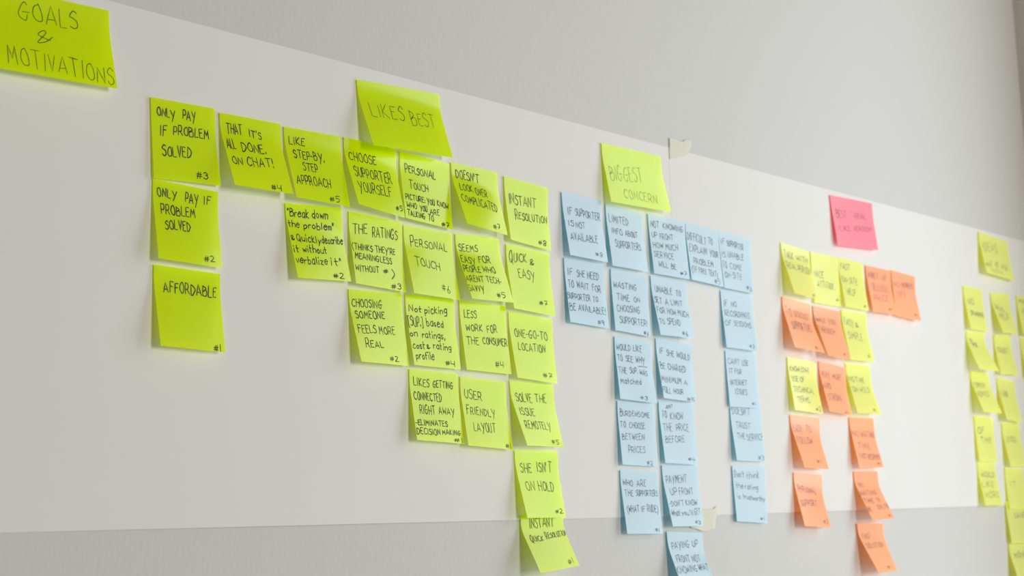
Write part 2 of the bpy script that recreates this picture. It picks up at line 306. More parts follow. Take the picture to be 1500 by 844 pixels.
NOTES = [
['GM', 'large lime header note reading goals & motivations, cut by the left picture edge', 'g', 1, [[-128.9, 0.0, 1599.4], [-1.8, 0.0, 1603.6], [0.4, -10.1, 1529.0], [-126.1, -11.1, 1524.1]], [10.9, 9.9], 0.75, [['GOALS', 0.257, 0.343, 0.725, 0.316, 0.211], ['&', 0.388, 0.597, 0.508, 0.528, 0.146], ['MOTIVATIONS', 0.13, 0.906, 0.973, 0.958, 0.218]]],
['N1', 'lime note reading only pay if problem solved, marked #3, topmost of far left column', 'g', 0, [[44.4, 0.0, 1531.5], [118.7, 0.0, 1533.6], [122.0, -4.6, 1458.1], [46.0, -2.2, 1455.2]], [2.2, 4.5], 1.15, [['ONLY', 0.09, 0.211, 0.358, 0.228, 0.104], ['PAY', 0.488, 0.198, 0.681, 0.21, 0.111], ['IF', 0.122, 0.46, 0.224, 0.447, 0.119], ['PROBLEM', 0.327, 0.422, 0.879, 0.407, 0.113], ['SOLVED', 0.144, 0.707, 0.579, 0.688, 0.131], ['#3', 0.634, 0.936, 0.809, 0.937, 0.086]]],
['N2', "lime note reading that it's all done on chat!", 'g', 0, [[124.8, 0.0, 1531.0], [201.5, 0.0, 1532.5], [202.7, -16.7, 1458.9], [126.8, -19.2, 1457.6]], [19.2, 16.6], 1.15, [['THAT', 0.091, 0.258, 0.344, 0.237, 0.131], ["IT'S", 0.461, 0.253, 0.654, 0.262, 0.1], ['ALL', 0.042, 0.469, 0.181, 0.465, 0.132], ['DONE.', 0.283, 0.488, 0.69, 0.458, 0.129], ['ON', 0.061, 0.692, 0.228, 0.693, 0.106], ['CHAT!', 0.311, 0.69, 0.763, 0.649, 0.125], ['#4', 0.627, 0.975, 0.796, 0.986, 0.087]]],
['N3', 'lime note reading only pay if problem solved, marked #2, middle of far left column', 'g', 0, [[46.9, 0.0, 1455.4], [122.4, 0.0, 1452.9], [120.8, -7.2, 1378.3], [45.0, -10.6, 1379.7]], [10.4, 7.1], 1.15, [['ONLY', 0.061, 0.199, 0.347, 0.201, 0.102], ['PAY', 0.488, 0.212, 0.679, 0.217, 0.12], ['IF', 0.774, 0.197, 0.881, 0.192, 0.103], ['PROBLEM', 0.103, 0.417, 0.62, 0.398, 0.119], ['SOLVED', 0.143, 0.612, 0.532, 0.592, 0.119], ['#2', 0.712, 0.946, 0.884, 0.929, 0.08]]],
['N4', 'lime note reading affordable, lowest of far left column', 'g', 0, [[47.5, 0.0, 1375.7], [124.1, 0.0, 1374.3], [122.7, -8.3, 1299.0], [46.6, -11.1, 1300.3]], [11.0, 8.2], 1.15, [['AFFORDABLE', 0.127, 0.315, 0.927, 0.306, 0.134], ['#1', 0.821, 0.995, 0.927, 1.002, 0.09]]],
['N5', 'lime note reading like step-by-step approach', 'g', 0, [[206.0, 0.0, 1530.8], [283.1, 0.0, 1532.9], [284.2, -11.0, 1457.5], [207.9, -15.4, 1456.9]], [15.3, 10.9], 1.15, [['LIKE', 0.074, 0.221, 0.343, 0.226, 0.107], ['STEP-BY.', 0.116, 0.415, 0.658, 0.403, 0.121], ['STEP', 0.236, 0.574, 0.499, 0.583, 0.119], ['APPROACH', 0.065, 0.792, 0.691, 0.771, 0.127], ['#5', 0.621, 0.967, 0.81, 0.958, 0.084]]],
['N6', 'lime note reading choose supporter yourself, tucked below the likes best header', 'g', 0, [[288.0, 0.0, 1533.7], [363.8, 0.0, 1531.8], [363.8, -11.7, 1455.8], [287.4, -20.7, 1459.9]], [20.8, 11.6], 1.15, [['CHOOSE', 0.071, 0.306, 0.589, 0.297, 0.122], ['SUPPORTER', 0.106, 0.547, 0.852, 0.527, 0.146], ['YOURSELF', 0.1, 0.783, 0.79, 0.733, 0.147], ['#5', 0.831, 0.918, 0.972, 0.902, 0.074]]],
['N7', 'lime note reading personal touch picture you know who you are talking to', 'g', 0, [[370.0, 0.0, 1531.3], [447.7, 0.0, 1528.7], [443.4, -6.3, 1453.5], [367.4, -9.2, 1456.7]], [9.1, 6.2], 1.1, [['PERSONAL', 0.093, 0.297, 0.711, 0.295, 0.146], ['TOUCH', 0.148, 0.526, 0.533, 0.528, 0.133], ['PICTURE:', 0.046, 0.701, 0.443, 0.693, 0.081], ['YOU', 0.483, 0.694, 0.638, 0.699, 0.081], ['KNOW', 0.703, 0.691, 0.942, 0.703, 0.081], ['WHO', 0.053, 0.83, 0.252, 0.827, 0.081], ['YOU', 0.321, 0.823, 0.465, 0.826, 0.081], ['ARE', 0.529, 0.841, 0.727, 0.834, 0.081], ['TALKING', 0.045, 0.949, 0.407, 0.948, 0.085], ['TO', 0.478, 0.944, 0.589, 0.945, 0.085], ['#7', 0.761, 0.988, 0.927, 0.98, 0.072]]],
['N8', "lime note reading doesn't look over complicated, bottom strongly lifted", 'g', 0, [[450.6, 0.0, 1531.4], [528.6, 0.0, 1530.4], [526.7, -13.8, 1455.6], [450.6, -21.6, 1459.0]], [21.7, 13.7], 1.1, [["DOESN'T", 0.082, 0.219, 0.578, 0.223, 0.132], ['LOOK', 0.108, 0.412, 0.395, 0.41, 0.11], ['OVER', 0.448, 0.431, 0.704, 0.443, 0.116], ['COMPLICATED', 0.076, 0.615, 0.877, 0.649, 0.128], ['#7', 0.659, 0.947, 0.844, 0.939, 0.082]]],
['N9', 'lime note reading instant resolution, right end of the top lime row', 'g', 0, [[540.4, 0.0, 1528.5], [619.1, 0.0, 1524.9], [614.2, -5.6, 1448.5], [538.0, -9.0, 1452.8]], [8.9, 5.5], 1.1, [['INSTANT', 0.079, 0.413, 0.702, 0.373, 0.157], ['RESOLUTION', 0.182, 0.646, 0.956, 0.591, 0.154], ['#8', 0.689, 0.947, 0.879, 0.946, 0.081]]],
['N10', 'lime note with quoted handwriting break down the problem', 'g', 0, [[206.4, 0.0, 1453.3], [282.2, 0.0, 1457.5], [287.3, -7.6, 1381.4], [211.2, -12.0, 1377.5]], [11.9, 7.5], 1.15, [['"Break', 0.033, 0.162, 0.394, 0.175, 0.105], ['down', 0.46, 0.163, 0.737, 0.163, 0.114], ['the', 0.022, 0.305, 0.203, 0.319, 0.095], ['problem"', 0.283, 0.319, 0.83, 0.307, 0.093], ['&', 0.022, 0.481, 0.075, 0.484, 0.056], ['Quickly', 0.118, 0.494, 0.54, 0.512, 0.097], ['describe', 0.569, 0.502, 0.965, 0.494, 0.098], ['it', 0.021, 0.653, 0.109, 0.657, 0.094], ['without', 0.19, 0.64, 0.621, 0.646, 0.097], ['verbalize', 0.024, 0.803, 0.595, 0.794, 0.101], ['it"', 0.666, 0.791, 0.867, 0.79, 0.102], ['#2', 0.669, 0.968, 0.875, 0.966, 0.07]]],
['N11', "lime note reading the ratings, thinks they're meaningless without #", 'g', 0, [[292.7, 0.0, 1456.0], [370.5, 0.0, 1453.6], [367.9, -6.0, 1377.4], [291.8, -9.8, 1379.8]], [9.7, 5.9], 1.05, [['THE', 0.06, 0.301, 0.327, 0.258, 0.135], ['RATINGS', 0.426, 0.286, 0.91, 0.259, 0.137], ['(THINKS', 0.014, 0.515, 0.396, 0.504, 0.085], ["THEY'RE", 0.455, 0.499, 0.846, 0.488, 0.086], ['MEANINGLESS', 0.044, 0.645, 0.757, 0.633, 0.085], ['WITHOUT', 0.027, 0.821, 0.478, 0.792, 0.081], ['#', 0.569, 0.784, 0.66, 0.775, 0.062], [')', 0.734, 0.813, 0.784, 0.815, 0.106], ['#3', 0.7, 0.986, 0.903, 0.971, 0.078]]],
['N12', 'lime note reading only personal touch, marked 6', 'g', 0, [[373.0, 0.0, 1451.3], [449.4, 0.0, 1450.6], [448.9, -9.3, 1375.9], [373.1, -13.5, 1376.2]], [13.4, 9.1], 0.9, [['PERSONAL', 0.124, 0.291, 0.871, 0.29, 0.143], ['TOUCH', 0.143, 0.576, 0.653, 0.603, 0.154], ['#6', 0.624, 0.896, 0.794, 0.915, 0.105]]],
['N13', "lime note reading seems easy for people who aren't tech-savvy", 'g', 0, [[453.9, 0.0, 1451.1], [527.2, 0.0, 1453.7], [532.8, -14.3, 1379.2], [456.9, -19.7, 1376.8]], [19.7, 14.2], 1.05, [['SEEMS', 0.052, 0.249, 0.468, 0.235, 0.102], ['EASY', 0.036, 0.414, 0.344, 0.438, 0.102], ['FOR', 0.439, 0.399, 0.71, 0.395, 0.101], ['PEOPLE', 0.027, 0.568, 0.404, 0.564, 0.097], ['WHO', 0.477, 0.546, 0.757, 0.554, 0.093], ['ARENT', 0.005, 0.722, 0.41, 0.721, 0.096], ['TECH-', 0.483, 0.707, 0.827, 0.72, 0.096], ['SAVVY', -0.009, 0.874, 0.348, 0.883, 0.096], ['#5', 0.626, 0.939, 0.829, 0.941, 0.083]]],
['N14', 'lime note reading quick & easy', 'g', 0, [[539.4, 0.0, 1449.1], [617.1, 0.0, 1446.3], [613.5, -8.6, 1370.5], [537.3, -10.7, 1373.8]], [10.6, 8.5], 1.0, [['QUICK', 0.056, 0.263, 0.456, 0.235, 0.176], ['&', 0.542, 0.237, 0.622, 0.235, 0.093], ['EASY', 0.233, 0.482, 0.604, 0.48, 0.145], ['#7', 0.643, 0.862, 0.832, 0.855, 0.083]]],
['N15', 'lime note reading choosing someone feels more real', 'g', 0, [[290.6, 0.0, 1374.9], [367.9, 0.0, 1376.7], [369.5, -6.9, 1299.4], [293.1, -14.1, 1299.5]], [14.0, 6.8], 1.0, [['CHOOSING', 0.041, 0.226, 0.599, 0.223, 0.105], ['SOMEONE', 0.074, 0.389, 0.625, 0.371, 0.105], ['FEELS', 0.07, 0.596, 0.407, 0.582, 0.116], ['MORE', 0.469, 0.583, 0.786, 0.579, 0.106], ['REAL', 0.159, 0.795, 0.502, 0.785, 0.122], ['#2', 0.593, 0.955, 0.78, 0.952, 0.071]]],
['N16', 'lime note in lower case reading not picking based on ratings, cost & profile', 'g', 0, [[373.0, 0.0, 1376.4], [448.6, 0.0, 1376.9], [449.6, -6.6, 1300.0], [373.3, -10.7, 1300.7]], [10.6, 6.5], 1.05, [['Not', 0.061, 0.232, 0.308, 0.227, 0.1], ['picking', 0.381, 0.237, 0.837, 0.212, 0.1], ['[SUP.]', 0.01, 0.443, 0.306, 0.43, 0.136], ['based', 0.386, 0.416, 0.733, 0.415, 0.103], ['on', 0.005, 0.587, 0.157, 0.579, 0.091], ['ratings,', 0.258, 0.596, 0.736, 0.586, 0.099], ['cost', 0.027, 0.767, 0.274, 0.757, 0.099], ['&', 0.324, 0.745, 0.386, 0.744, 0.059], ['rating', 0.464, 0.739, 0.838, 0.745, 0.091], ['profile', 0.064, 0.909, 0.442, 0.896, 0.102], ['#4', 0.68, 0.956, 0.87, 0.959, 0.074]]],
['N17', 'lime note reading less work for the consumer', 'g', 0, [[457.4, 0.0, 1376.9], [535.1, 0.0, 1377.2], [534.7, -6.1, 1299.0], [458.2, -7.4, 1300.4]], [7.2, 6.0], 1.0, [['LESS', 0.089, 0.236, 0.343, 0.221, 0.107], ['WORK', 0.098, 0.428, 0.449, 0.406, 0.097], ['FOR', 0.556, 0.423, 0.773, 0.407, 0.111], ['THE', 0.075, 0.625, 0.33, 0.614, 0.117], ['CONSUMER', 0.428, 0.59, 0.975, 0.589, 0.101], ['#4', 0.644, 0.913, 0.823, 0.909, 0.084]]],
['N18', 'lime note reading one-go-to location', 'g', 0, [[540.1, 0.0, 1371.3], [618.2, 0.0, 1368.2], [614.6, -6.9, 1291.8], [538.6, -11.2, 1295.3]], [11.1, 6.8], 0.95, [['ONE-GO-TO', 0.101, 0.358, 0.858, 0.336, 0.124], ['LOCATION', 0.138, 0.56, 0.773, 0.547, 0.118], ['#7', 0.643, 0.928, 0.871, 0.931, 0.075]]],
['N19', 'lime note reading likes getting connected right away, eliminates decision making', 'g', 0, [[376.4, 0.0, 1297.5], [451.7, 0.0, 1296.2], [450.8, -6.8, 1219.6], [374.4, -10.8, 1222.3]], [10.6, 6.7], 1.0, [['LIKES', 0.079, 0.218, 0.386, 0.233, 0.114], ['GETTING', 0.469, 0.22, 0.881, 0.226, 0.099], ['CONNECTED', 0.057, 0.423, 0.622, 0.42, 0.111], ['RIGHT', 0.133, 0.619, 0.449, 0.616, 0.122], ['AWAY', 0.524, 0.599, 0.858, 0.607, 0.101], ['-ELIMINATES', 0.013, 0.787, 0.672, 0.771, 0.078], ['DECISION', 0.019, 0.914, 0.491, 0.902, 0.084], ['MAKING', 0.541, 0.891, 0.94, 0.879, 0.068], ['#1', 0.781, 0.981, 0.973, 0.978, 0.065]]],
['N20', 'lime note reading user friendly layout', 'g', 0, [[455.4, 0.0, 1293.4], [530.7, 0.0, 1290.9], [529.0, -9.2, 1214.3], [452.7, -11.5, 1217.8]], [11.4, 9.1], 0.95, [['USER', 0.077, 0.29, 0.441, 0.313, 0.132], ['FRIENDLY', 0.072, 0.539, 0.695, 0.553, 0.144], ['LAYOUT', 0.171, 0.772, 0.647, 0.773, 0.131], ['#1', 0.827, 0.977, 0.956, 0.982, 0.071]]],
['N21', 'lime note reading solve the issue remotely, left edge lifted', 'g', 0, [[537.9, 0.0, 1292.8], [615.5, 0.0, 1291.6], [615.1, -12.1, 1218.5], [539.9, -21.1, 1218.7]], [21.1, 11.9], 0.95, [['SOLVE', 0.097, 0.298, 0.452, 0.309, 0.131], ['THE', 0.537, 0.293, 0.805, 0.295, 0.128], ['ISSUE', 0.09, 0.51, 0.436, 0.518, 0.12], ['REMOTELY', 0.116, 0.728, 0.754, 0.733, 0.121], ['#5', 0.679, 0.952, 0.881, 0.959, 0.073]]],
['N22', "lime note reading she isn't on hold, hanging over the paper's bottom edge", 'g', 0, [[542.1, 0.0, 1214.3], [618.5, 0.0, 1214.6], [619.1, -8.4, 1138.4], [542.9, -14.8, 1139.1]], [14.7, 8.3], 0.95, [['SHE', 0.098, 0.319, 0.342, 0.326, 0.144], ["ISN'T", 0.486, 0.312, 0.825, 0.326, 0.155], ['ON', 0.138, 0.579, 0.337, 0.591, 0.137], ['HOLD', 0.438, 0.587, 0.809, 0.597, 0.138], ['#2', 0.749, 0.935, 0.942, 0.938, 0.066]]],
['N23', 'lime note reading instant quick resolution, lowest, stuck on bare wall below the paper', 'g', 0, [[548.8, 0.0, 1141.7], [624.4, 0.0, 1146.8], [621.7, -23.1, 1083.7], [547.5, -27.4, 1078.3]], [28.0, 23.2], 0.95, [['INSTANT', 0.187, 0.217, 0.753, 0.246, 0.17], ['QUICK', 0.099, 0.47, 0.399, 0.471, 0.123], ['RESOLUTION', 0.475, 0.451, 1.012, 0.439, 0.125], ['#1', 0.745, 0.94, 0.891, 0.936, 0.091]]],
['LB', 'large lime header note reading likes best', 'g', 1, [[308.3, 0.0, 1598.6], [434.8, 0.0, 1605.6], [438.8, -14.0, 1532.2], [312.6, -18.7, 1525.2]], [18.7, 13.9], 0.75, [['LIKES', 0.096, 0.522, 0.492, 0.514, 0.211], ['BEST', 0.579, 0.562, 0.886, 0.554, 0.213]]],
['BC', 'large pale lime header note reading biggest concern, above the blue notes', 'g', 1, [[728.0, 0.0, 1597.4], [854.4, 0.0, 1599.4], [856.1, -11.2, 1524.2], [729.3, -10.4, 1521.6]], [10.3, 11.0], 0.7, [['BIGGEST', 0.071, 0.618, 0.611, 0.533, 0.254], ['CONCERN', 0.237, 0.894, 0.786, 0.888, 0.167]]],
['B1', 'light blue note reading if supporter is not available', 'b', 0, [[644.8, 0.0, 1524.3], [721.5, 0.0, 1523.1], [721.8, -6.8, 1445.5], [645.5, -8.7, 1446.5]], [8.5, 6.7], 0.95, [['IF', 0.113, 0.336, 0.229, 0.332, 0.114], ['SUPPORTER', 0.303, 0.33, 0.944, 0.328, 0.115], ['IS', 0.084, 0.524, 0.215, 0.518, 0.094], ['NOT', 0.269, 0.53, 0.506, 0.517, 0.094], ['AVAILABLE', 0.085, 0.74, 0.796, 0.72, 0.116], ['#8', 0.676, 0.931, 0.867, 0.936, 0.068]]],
['B2', 'light blue note reading limited info about supporters', 'b', 0, [[731.1, 0.0, 1521.8], [807.7, 0.0, 1517.6], [806.2, -6.4, 1442.0], [730.6, -7.3, 1442.5]], [7.2, 6.3], 0.95, [['LIMITED', 0.066, 0.275, 0.59, 0.27, 0.117], ['INFO', 0.099, 0.458, 0.379, 0.462, 0.092], ['ABOUT', 0.469, 0.452, 0.819, 0.445, 0.098], ['SUPPORTERS', 0.153, 0.684, 0.867, 0.654, 0.117]]],
['B3', 'light blue note reading if she need to wait for supporter to be available!', 'b', 0, [[644.4, 0.0, 1444.3], [721.6, 0.0, 1444.3], [721.5, -4.8, 1364.2], [644.7, -5.8, 1366.7]], [5.7, 4.7], 0.95, [['IF', 0.074, 0.258, 0.197, 0.25, 0.109], ['SHE', 0.296, 0.26, 0.494, 0.256, 0.102], ['NEED', 0.565, 0.265, 0.85, 0.266, 0.102], ['TO', 0.053, 0.453, 0.186, 0.444, 0.117], ['WAIT', 0.278, 0.442, 0.569, 0.445, 0.104], ['FOR', 0.668, 0.448, 0.883, 0.459, 0.103], ['SUPPORTER', 0.006, 0.635, 0.578, 0.621, 0.097], ['TO', 0.646, 0.617, 0.774, 0.612, 0.087], ['BE', 0.024, 0.814, 0.17, 0.806, 0.11], ['AVAILABLE!', 0.246, 0.798, 0.95, 0.79, 0.103], ['#9', 0.711, 0.961, 0.864, 0.961, 0.07]]],
['B4', 'light blue note reading wasting time on choosing supporter!', 'b', 0, [[735.8, 0.0, 1440.2], [811.7, 0.0, 1437.2], [809.3, -3.7, 1359.7], [733.1, -5.3, 1363.2]], [5.2, 3.7], 0.95, [['WASTING', 0.059, 0.29, 0.683, 0.274, 0.096], ['TIME', 0.108, 0.49, 0.458, 0.48, 0.109], ['ON', 0.582, 0.464, 0.746, 0.461, 0.08], ['CHOOSING', 0.09, 0.681, 0.721, 0.637, 0.105], ['SUPPORTER!', 0.142, 0.863, 0.906, 0.84, 0.109], ['#6', 0.781, 0.979, 0.921, 0.986, 0.067]]],
['B5', 'light blue note reading not knowing up front how much service will be', 'b', 0, [[819.7, 0.0, 1520.0], [902.4, 0.0, 1517.6], [897.5, -6.4, 1441.0], [821.5, -4.4, 1442.0]], [4.3, 6.3], 0.95, [['NOT', 0.055, 0.214, 0.273, 0.204, 0.107], ['KNOWING', 0.383, 0.187, 0.933, 0.175, 0.095], ['UP', 0.054, 0.387, 0.198, 0.375, 0.094], ['FRONT', 0.272, 0.391, 0.64, 0.366, 0.096], ['HOW', 0.062, 0.562, 0.329, 0.544, 0.1], ['MUCH', 0.395, 0.544, 0.75, 0.524, 0.103], ['SERVICE', 0.061, 0.711, 0.59, 0.705, 0.101], ['WILL', 0.151, 0.868, 0.402, 0.866, 0.095], ['BE', 0.495, 0.868, 0.628, 0.872, 0.096], ['#7', 0.734, 0.943, 0.929, 0.944, 0.064]]],
['B6', 'light blue note reading difficult to explain your problem (if free text)', 'b', 0, [[903.2, 0.0, 1517.7], [980.3, 0.0, 1515.8], [978.1, -5.7, 1438.5], [901.7, -6.7, 1441.3]], [6.6, 5.6], 0.85, [['DIFFICULT', 0.036, 0.28, 0.596, 0.302, 0.136], ['TO', 0.668, 0.264, 0.796, 0.274, 0.11], ['EXPLAIN', 0.055, 0.482, 0.577, 0.484, 0.12], ['YOUR', 0.666, 0.481, 0.941, 0.499, 0.113], ['PROBLEM', 0.133, 0.695, 0.736, 0.683, 0.106], ['(IF', 0.047, 0.856, 0.199, 0.863, 0.119], ['FREE', 0.259, 0.842, 0.487, 0.842, 0.089], ['TEXT)', 0.553, 0.839, 0.837, 0.857, 0.096], ['#5', 0.713, 0.967, 0.891, 0.962, 0.081]]],
['B7', 'light blue note reading if supporter is unable to come on-site', 'b', 0, [[980.3, 0.0, 1515.8], [1060.7, 0.0, 1512.7], [1056.6, -2.1, 1436.5], [980.7, -5.2, 1437.8]], [5.2, 2.1], 0.8, [['IF', 0.052, 0.217, 0.18, 0.222, 0.104], ['SUPPORTER', 0.239, 0.221, 0.754, 0.232, 0.106], ['IS', 0.04, 0.442, 0.155, 0.445, 0.106], ['UNABLE', 0.243, 0.424, 0.742, 0.421, 0.102], ['TO', 0.022, 0.631, 0.157, 0.638, 0.119], ['COME', 0.268, 0.628, 0.643, 0.621, 0.107], ['ON-SITE', 0.057, 0.804, 0.625, 0.782, 0.106], ['#3', 0.764, 0.938, 0.935, 0.967, 0.078]]],
['B8', 'light blue note reading unable to set a limit for how much to spend', 'b', 0, [[819.2, 0.0, 1439.2], [898.6, 0.0, 1437.4], [895.9, -10.3, 1363.0], [820.3, -10.8, 1362.7]], [10.6, 10.1], 0.9, [['UNABLE', 0.097, 0.245, 0.572, 0.26, 0.104], ['TO', 0.673, 0.263, 0.813, 0.26, 0.1], ['SET', 0.032, 0.443, 0.224, 0.452, 0.107], ['A', 0.313, 0.457, 0.396, 0.457, 0.109], ['LIMIT', 0.484, 0.44, 0.831, 0.432, 0.093], ['FOR', 0.041, 0.613, 0.252, 0.615, 0.095], ['HOW', 0.327, 0.608, 0.566, 0.621, 0.097], ['MUCH', 0.632, 0.615, 0.949, 0.622, 0.098], ['TO', 0.037, 0.808, 0.176, 0.805, 0.089], ['SPEND', 0.274, 0.798, 0.641, 0.8, 0.108], ['#6', 0.642, 0.957, 0.807, 0.967, 0.081]]],
['B9', 'light blue note reading if no recordings of sessions', 'b', 0, [[978.5, 0.0, 1434.6], [1056.1, 0.0, 1433.4], [1054.5, -4.8, 1356.2], [978.3, -5.1, 1357.5]], [5.0, 4.7], 0.8, [['IF', 0.081, 0.269, 0.185, 0.267, 0.118], ['NO', 0.307, 0.255, 0.472, 0.248, 0.105], ['RECORDINGS', 0.072, 0.434, 0.868, 0.42, 0.107], ['OF', 0.048, 0.608, 0.244, 0.599, 0.092], ['SESSIONS', 0.329, 0.591, 0.881, 0.586, 0.092], ['#3', 0.733, 0.947, 0.916, 0.947, 0.067]]],
['B10', 'light blue note reading would like to see why the sup. was matched', 'b', 0, [[737.5, 0.0, 1356.5], [813.2, 0.0, 1353.4], [811.2, -6.6, 1276.7], [735.0, -6.6, 1279.4]], [6.5, 6.5], 0.9, [['WOULD', 0.037, 0.211, 0.413, 0.192, 0.097], ['LIKE', 0.501, 0.188, 0.725, 0.182, 0.099], ['TO', 0.045, 0.382, 0.168, 0.378, 0.099], ['SEE', 0.267, 0.376, 0.456, 0.378, 0.096], ['WHY', 0.545, 0.369, 0.796, 0.362, 0.101], ['_', 0.595, 0.428, 0.843, 0.422, 0.065], ['THE', 0.04, 0.585, 0.254, 0.579, 0.104], ['SUP.', 0.342, 0.556, 0.562, 0.552, 0.089], ['WAS', 0.621, 0.563, 0.826, 0.568, 0.085], ['Matched', 0.06, 0.752, 0.625, 0.728, 0.093], ['#3', 0.558, 0.968, 0.751, 0.973, 0.068]]],
['B11', 'light blue note reading if she would be charged minimum a full hour', 'b', 0, [[824.0, 0.0, 1359.7], [904.1, 0.0, 1356.6], [899.4, -5.0, 1281.3], [823.5, -8.6, 1283.4]], [8.5, 5.0], 0.9, [['IF', 0.085, 0.245, 0.187, 0.243, 0.099], ['SHE', 0.276, 0.259, 0.481, 0.264, 0.1], ['WOULD', 0.563, 0.264, 0.931, 0.287, 0.102], ['BE', 0.052, 0.494, 0.183, 0.499, 0.105], ['CHARGED', 0.268, 0.491, 0.784, 0.504, 0.106], ['MINIMUM', 0.021, 0.726, 0.615, 0.719, 0.105], ['A', 0.693, 0.721, 0.79, 0.722, 0.085], ['FULL', 0.013, 0.909, 0.258, 0.912, 0.11], ['HOUR', 0.344, 0.897, 0.637, 0.896, 0.088], ['#5', 0.744, 0.993, 0.952, 1.003, 0.071]]],
['B12', 'light blue note reading burdensome to choose between prices', 'b', 0, [[737.4, 0.0, 1277.5], [813.7, 0.0, 1276.0], [812.5, -3.2, 1198.0], [736.3, -4.9, 1199.9]], [4.8, 3.2], 0.85, [['BURDENSOME', 0.056, 0.236, 0.851, 0.232, 0.111], ['TO', 0.043, 0.413, 0.181, 0.411, 0.096], ['CHOOSE', 0.277, 0.41, 0.709, 0.414, 0.096], ['BETWEEN', 0.061, 0.61, 0.66, 0.59, 0.096], ['PRICES', 0.198, 0.811, 0.648, 0.81, 0.131], ['#2', 0.676, 0.981, 0.851, 0.984, 0.071]]],
['B13', 'light blue note reading to just know the price before', 'b', 0, [[823.5, 0.0, 1279.8], [900.4, 0.0, 1279.5], [899.6, -3.3, 1200.8], [823.3, -6.2, 1202.6]], [6.1, 3.2], 0.85, [['JUST', 0.192, 0.103, 0.392, 0.083, 0.048], ['TO', 0.065, 0.253, 0.202, 0.255, 0.114], ['KNOW', 0.304, 0.273, 0.669, 0.269, 0.115], ['THE', 0.069, 0.475, 0.32, 0.476, 0.125], ['PRICE', 0.443, 0.455, 0.803, 0.454, 0.106], ['BEFORE', 0.087, 0.665, 0.65, 0.642, 0.109], ['#4', 0.697, 0.938, 0.898, 0.95, 0.06]]],
['B14', 'light blue note reading who are the supporters, what if rude', 'b', 0, [[737.5, 0.0, 1193.6], [815.0, 0.0, 1191.8], [813.0, -5.4, 1115.6], [736.9, -7.1, 1117.0]], [7.0, 5.3], 0.85, [['WHO', 0.054, 0.236, 0.301, 0.242, 0.093], ['ARE', 0.413, 0.24, 0.658, 0.243, 0.103], ['THE', 0.067, 0.402, 0.289, 0.406, 0.103], ['SUPPORTERS', 0.366, 0.398, 0.96, 0.397, 0.095], ['(WHAT', 0.077, 0.657, 0.397, 0.65, 0.111], ['IF', 0.458, 0.65, 0.562, 0.649, 0.085], ['RUDE)', 0.62, 0.649, 0.922, 0.663, 0.113], ['#1', 0.773, 0.964, 0.891, 0.973, 0.068]]],
['B15', 'light blue note reading payment up front, partly over the lower tape', 'b', 0, [[824.4, 0.0, 1199.9], [902.6, 0.0, 1199.2], [901.2, -6.8, 1123.0], [825.2, -11.7, 1124.0]], [11.5, 6.7], 0.85, [['PAYMENT', 0.078, 0.288, 0.661, 0.272, 0.127], ['UP', 0.132, 0.481, 0.325, 0.475, 0.108], ['FRONT', 0.391, 0.475, 0.809, 0.464, 0.108], ["-DON'T", 0.034, 0.667, 0.464, 0.657, 0.088], ['KNOW', 0.53, 0.652, 0.873, 0.652, 0.094], ['What', 0.045, 0.821, 0.298, 0.829, 0.093], ["you'll", 0.347, 0.815, 0.693, 0.823, 0.093], ['GET', 0.755, 0.807, 0.934, 0.8, 0.099], ['#3', 0.718, 0.956, 0.895, 0.971, 0.061]]],
['B16', 'light blue note reading paying up front not knowing what, cut by bottom picture edge', 'b', 0, [[828.0, 0.0, 1117.9], [905.9, 0.0, 1114.4], [907.2, -20.3, 1036.1], [830.6, -21.3, 1039.2]], [21.4, 20.3], 0.85, [['PAYING', 0.09, 0.258, 0.587, 0.226, 0.103], ['UP', 0.686, 0.22, 0.835, 0.21, 0.1], ['FRONT', 0.11, 0.476, 0.488, 0.462, 0.118], ['NOT', 0.565, 0.469, 0.809, 0.449, 0.115], ['KNOWING', 0.021, 0.655, 0.61, 0.61, 0.109], ['WHAT', 0.667, 0.599, 0.954, 0.587, 0.097]]],
['B17', "light blue note reading can't use it for internet issues", 'b', 0, [[982.3, 0.0, 1353.7], [1056.7, 0.0, 1354.4], [1057.0, -2.0, 1278.9], [981.9, -3.1, 1278.6]], [3.0, 2.0], 0.8, [['CANT', 0.062, 0.231, 0.448, 0.238, 0.106], ['USE', 0.53, 0.243, 0.735, 0.242, 0.099], ['IT', 0.08, 0.401, 0.198, 0.404, 0.09], ['FOR', 0.266, 0.401, 0.482, 0.409, 0.091], ['INTERNET', 0.088, 0.612, 0.631, 0.599, 0.099], ['ISSUES', 0.224, 0.769, 0.602, 0.772, 0.098], ['#1', 0.741, 0.947, 0.864, 0.951, 0.058]]],
['B18', "light blue note reading doesn't trust the service", 'b', 0, [[986.6, 0.0, 1277.6], [1062.0, 0.0, 1279.7], [1062.3, -3.1, 1206.2], [985.7, -6.9, 1207.1]], [6.7, 3.1], 0.8, [['"DOESN\'T', 0.024, 0.12, 0.626, 0.14, 0.127], ['TRUST', 0.137, 0.383, 0.612, 0.394, 0.111], ['THE', 0.119, 0.572, 0.384, 0.593, 0.112], ['SERVICE', 0.441, 0.609, 1.0, 0.6, 0.119], ['#3', 0.751, 0.958, 0.955, 0.978, 0.084]]],
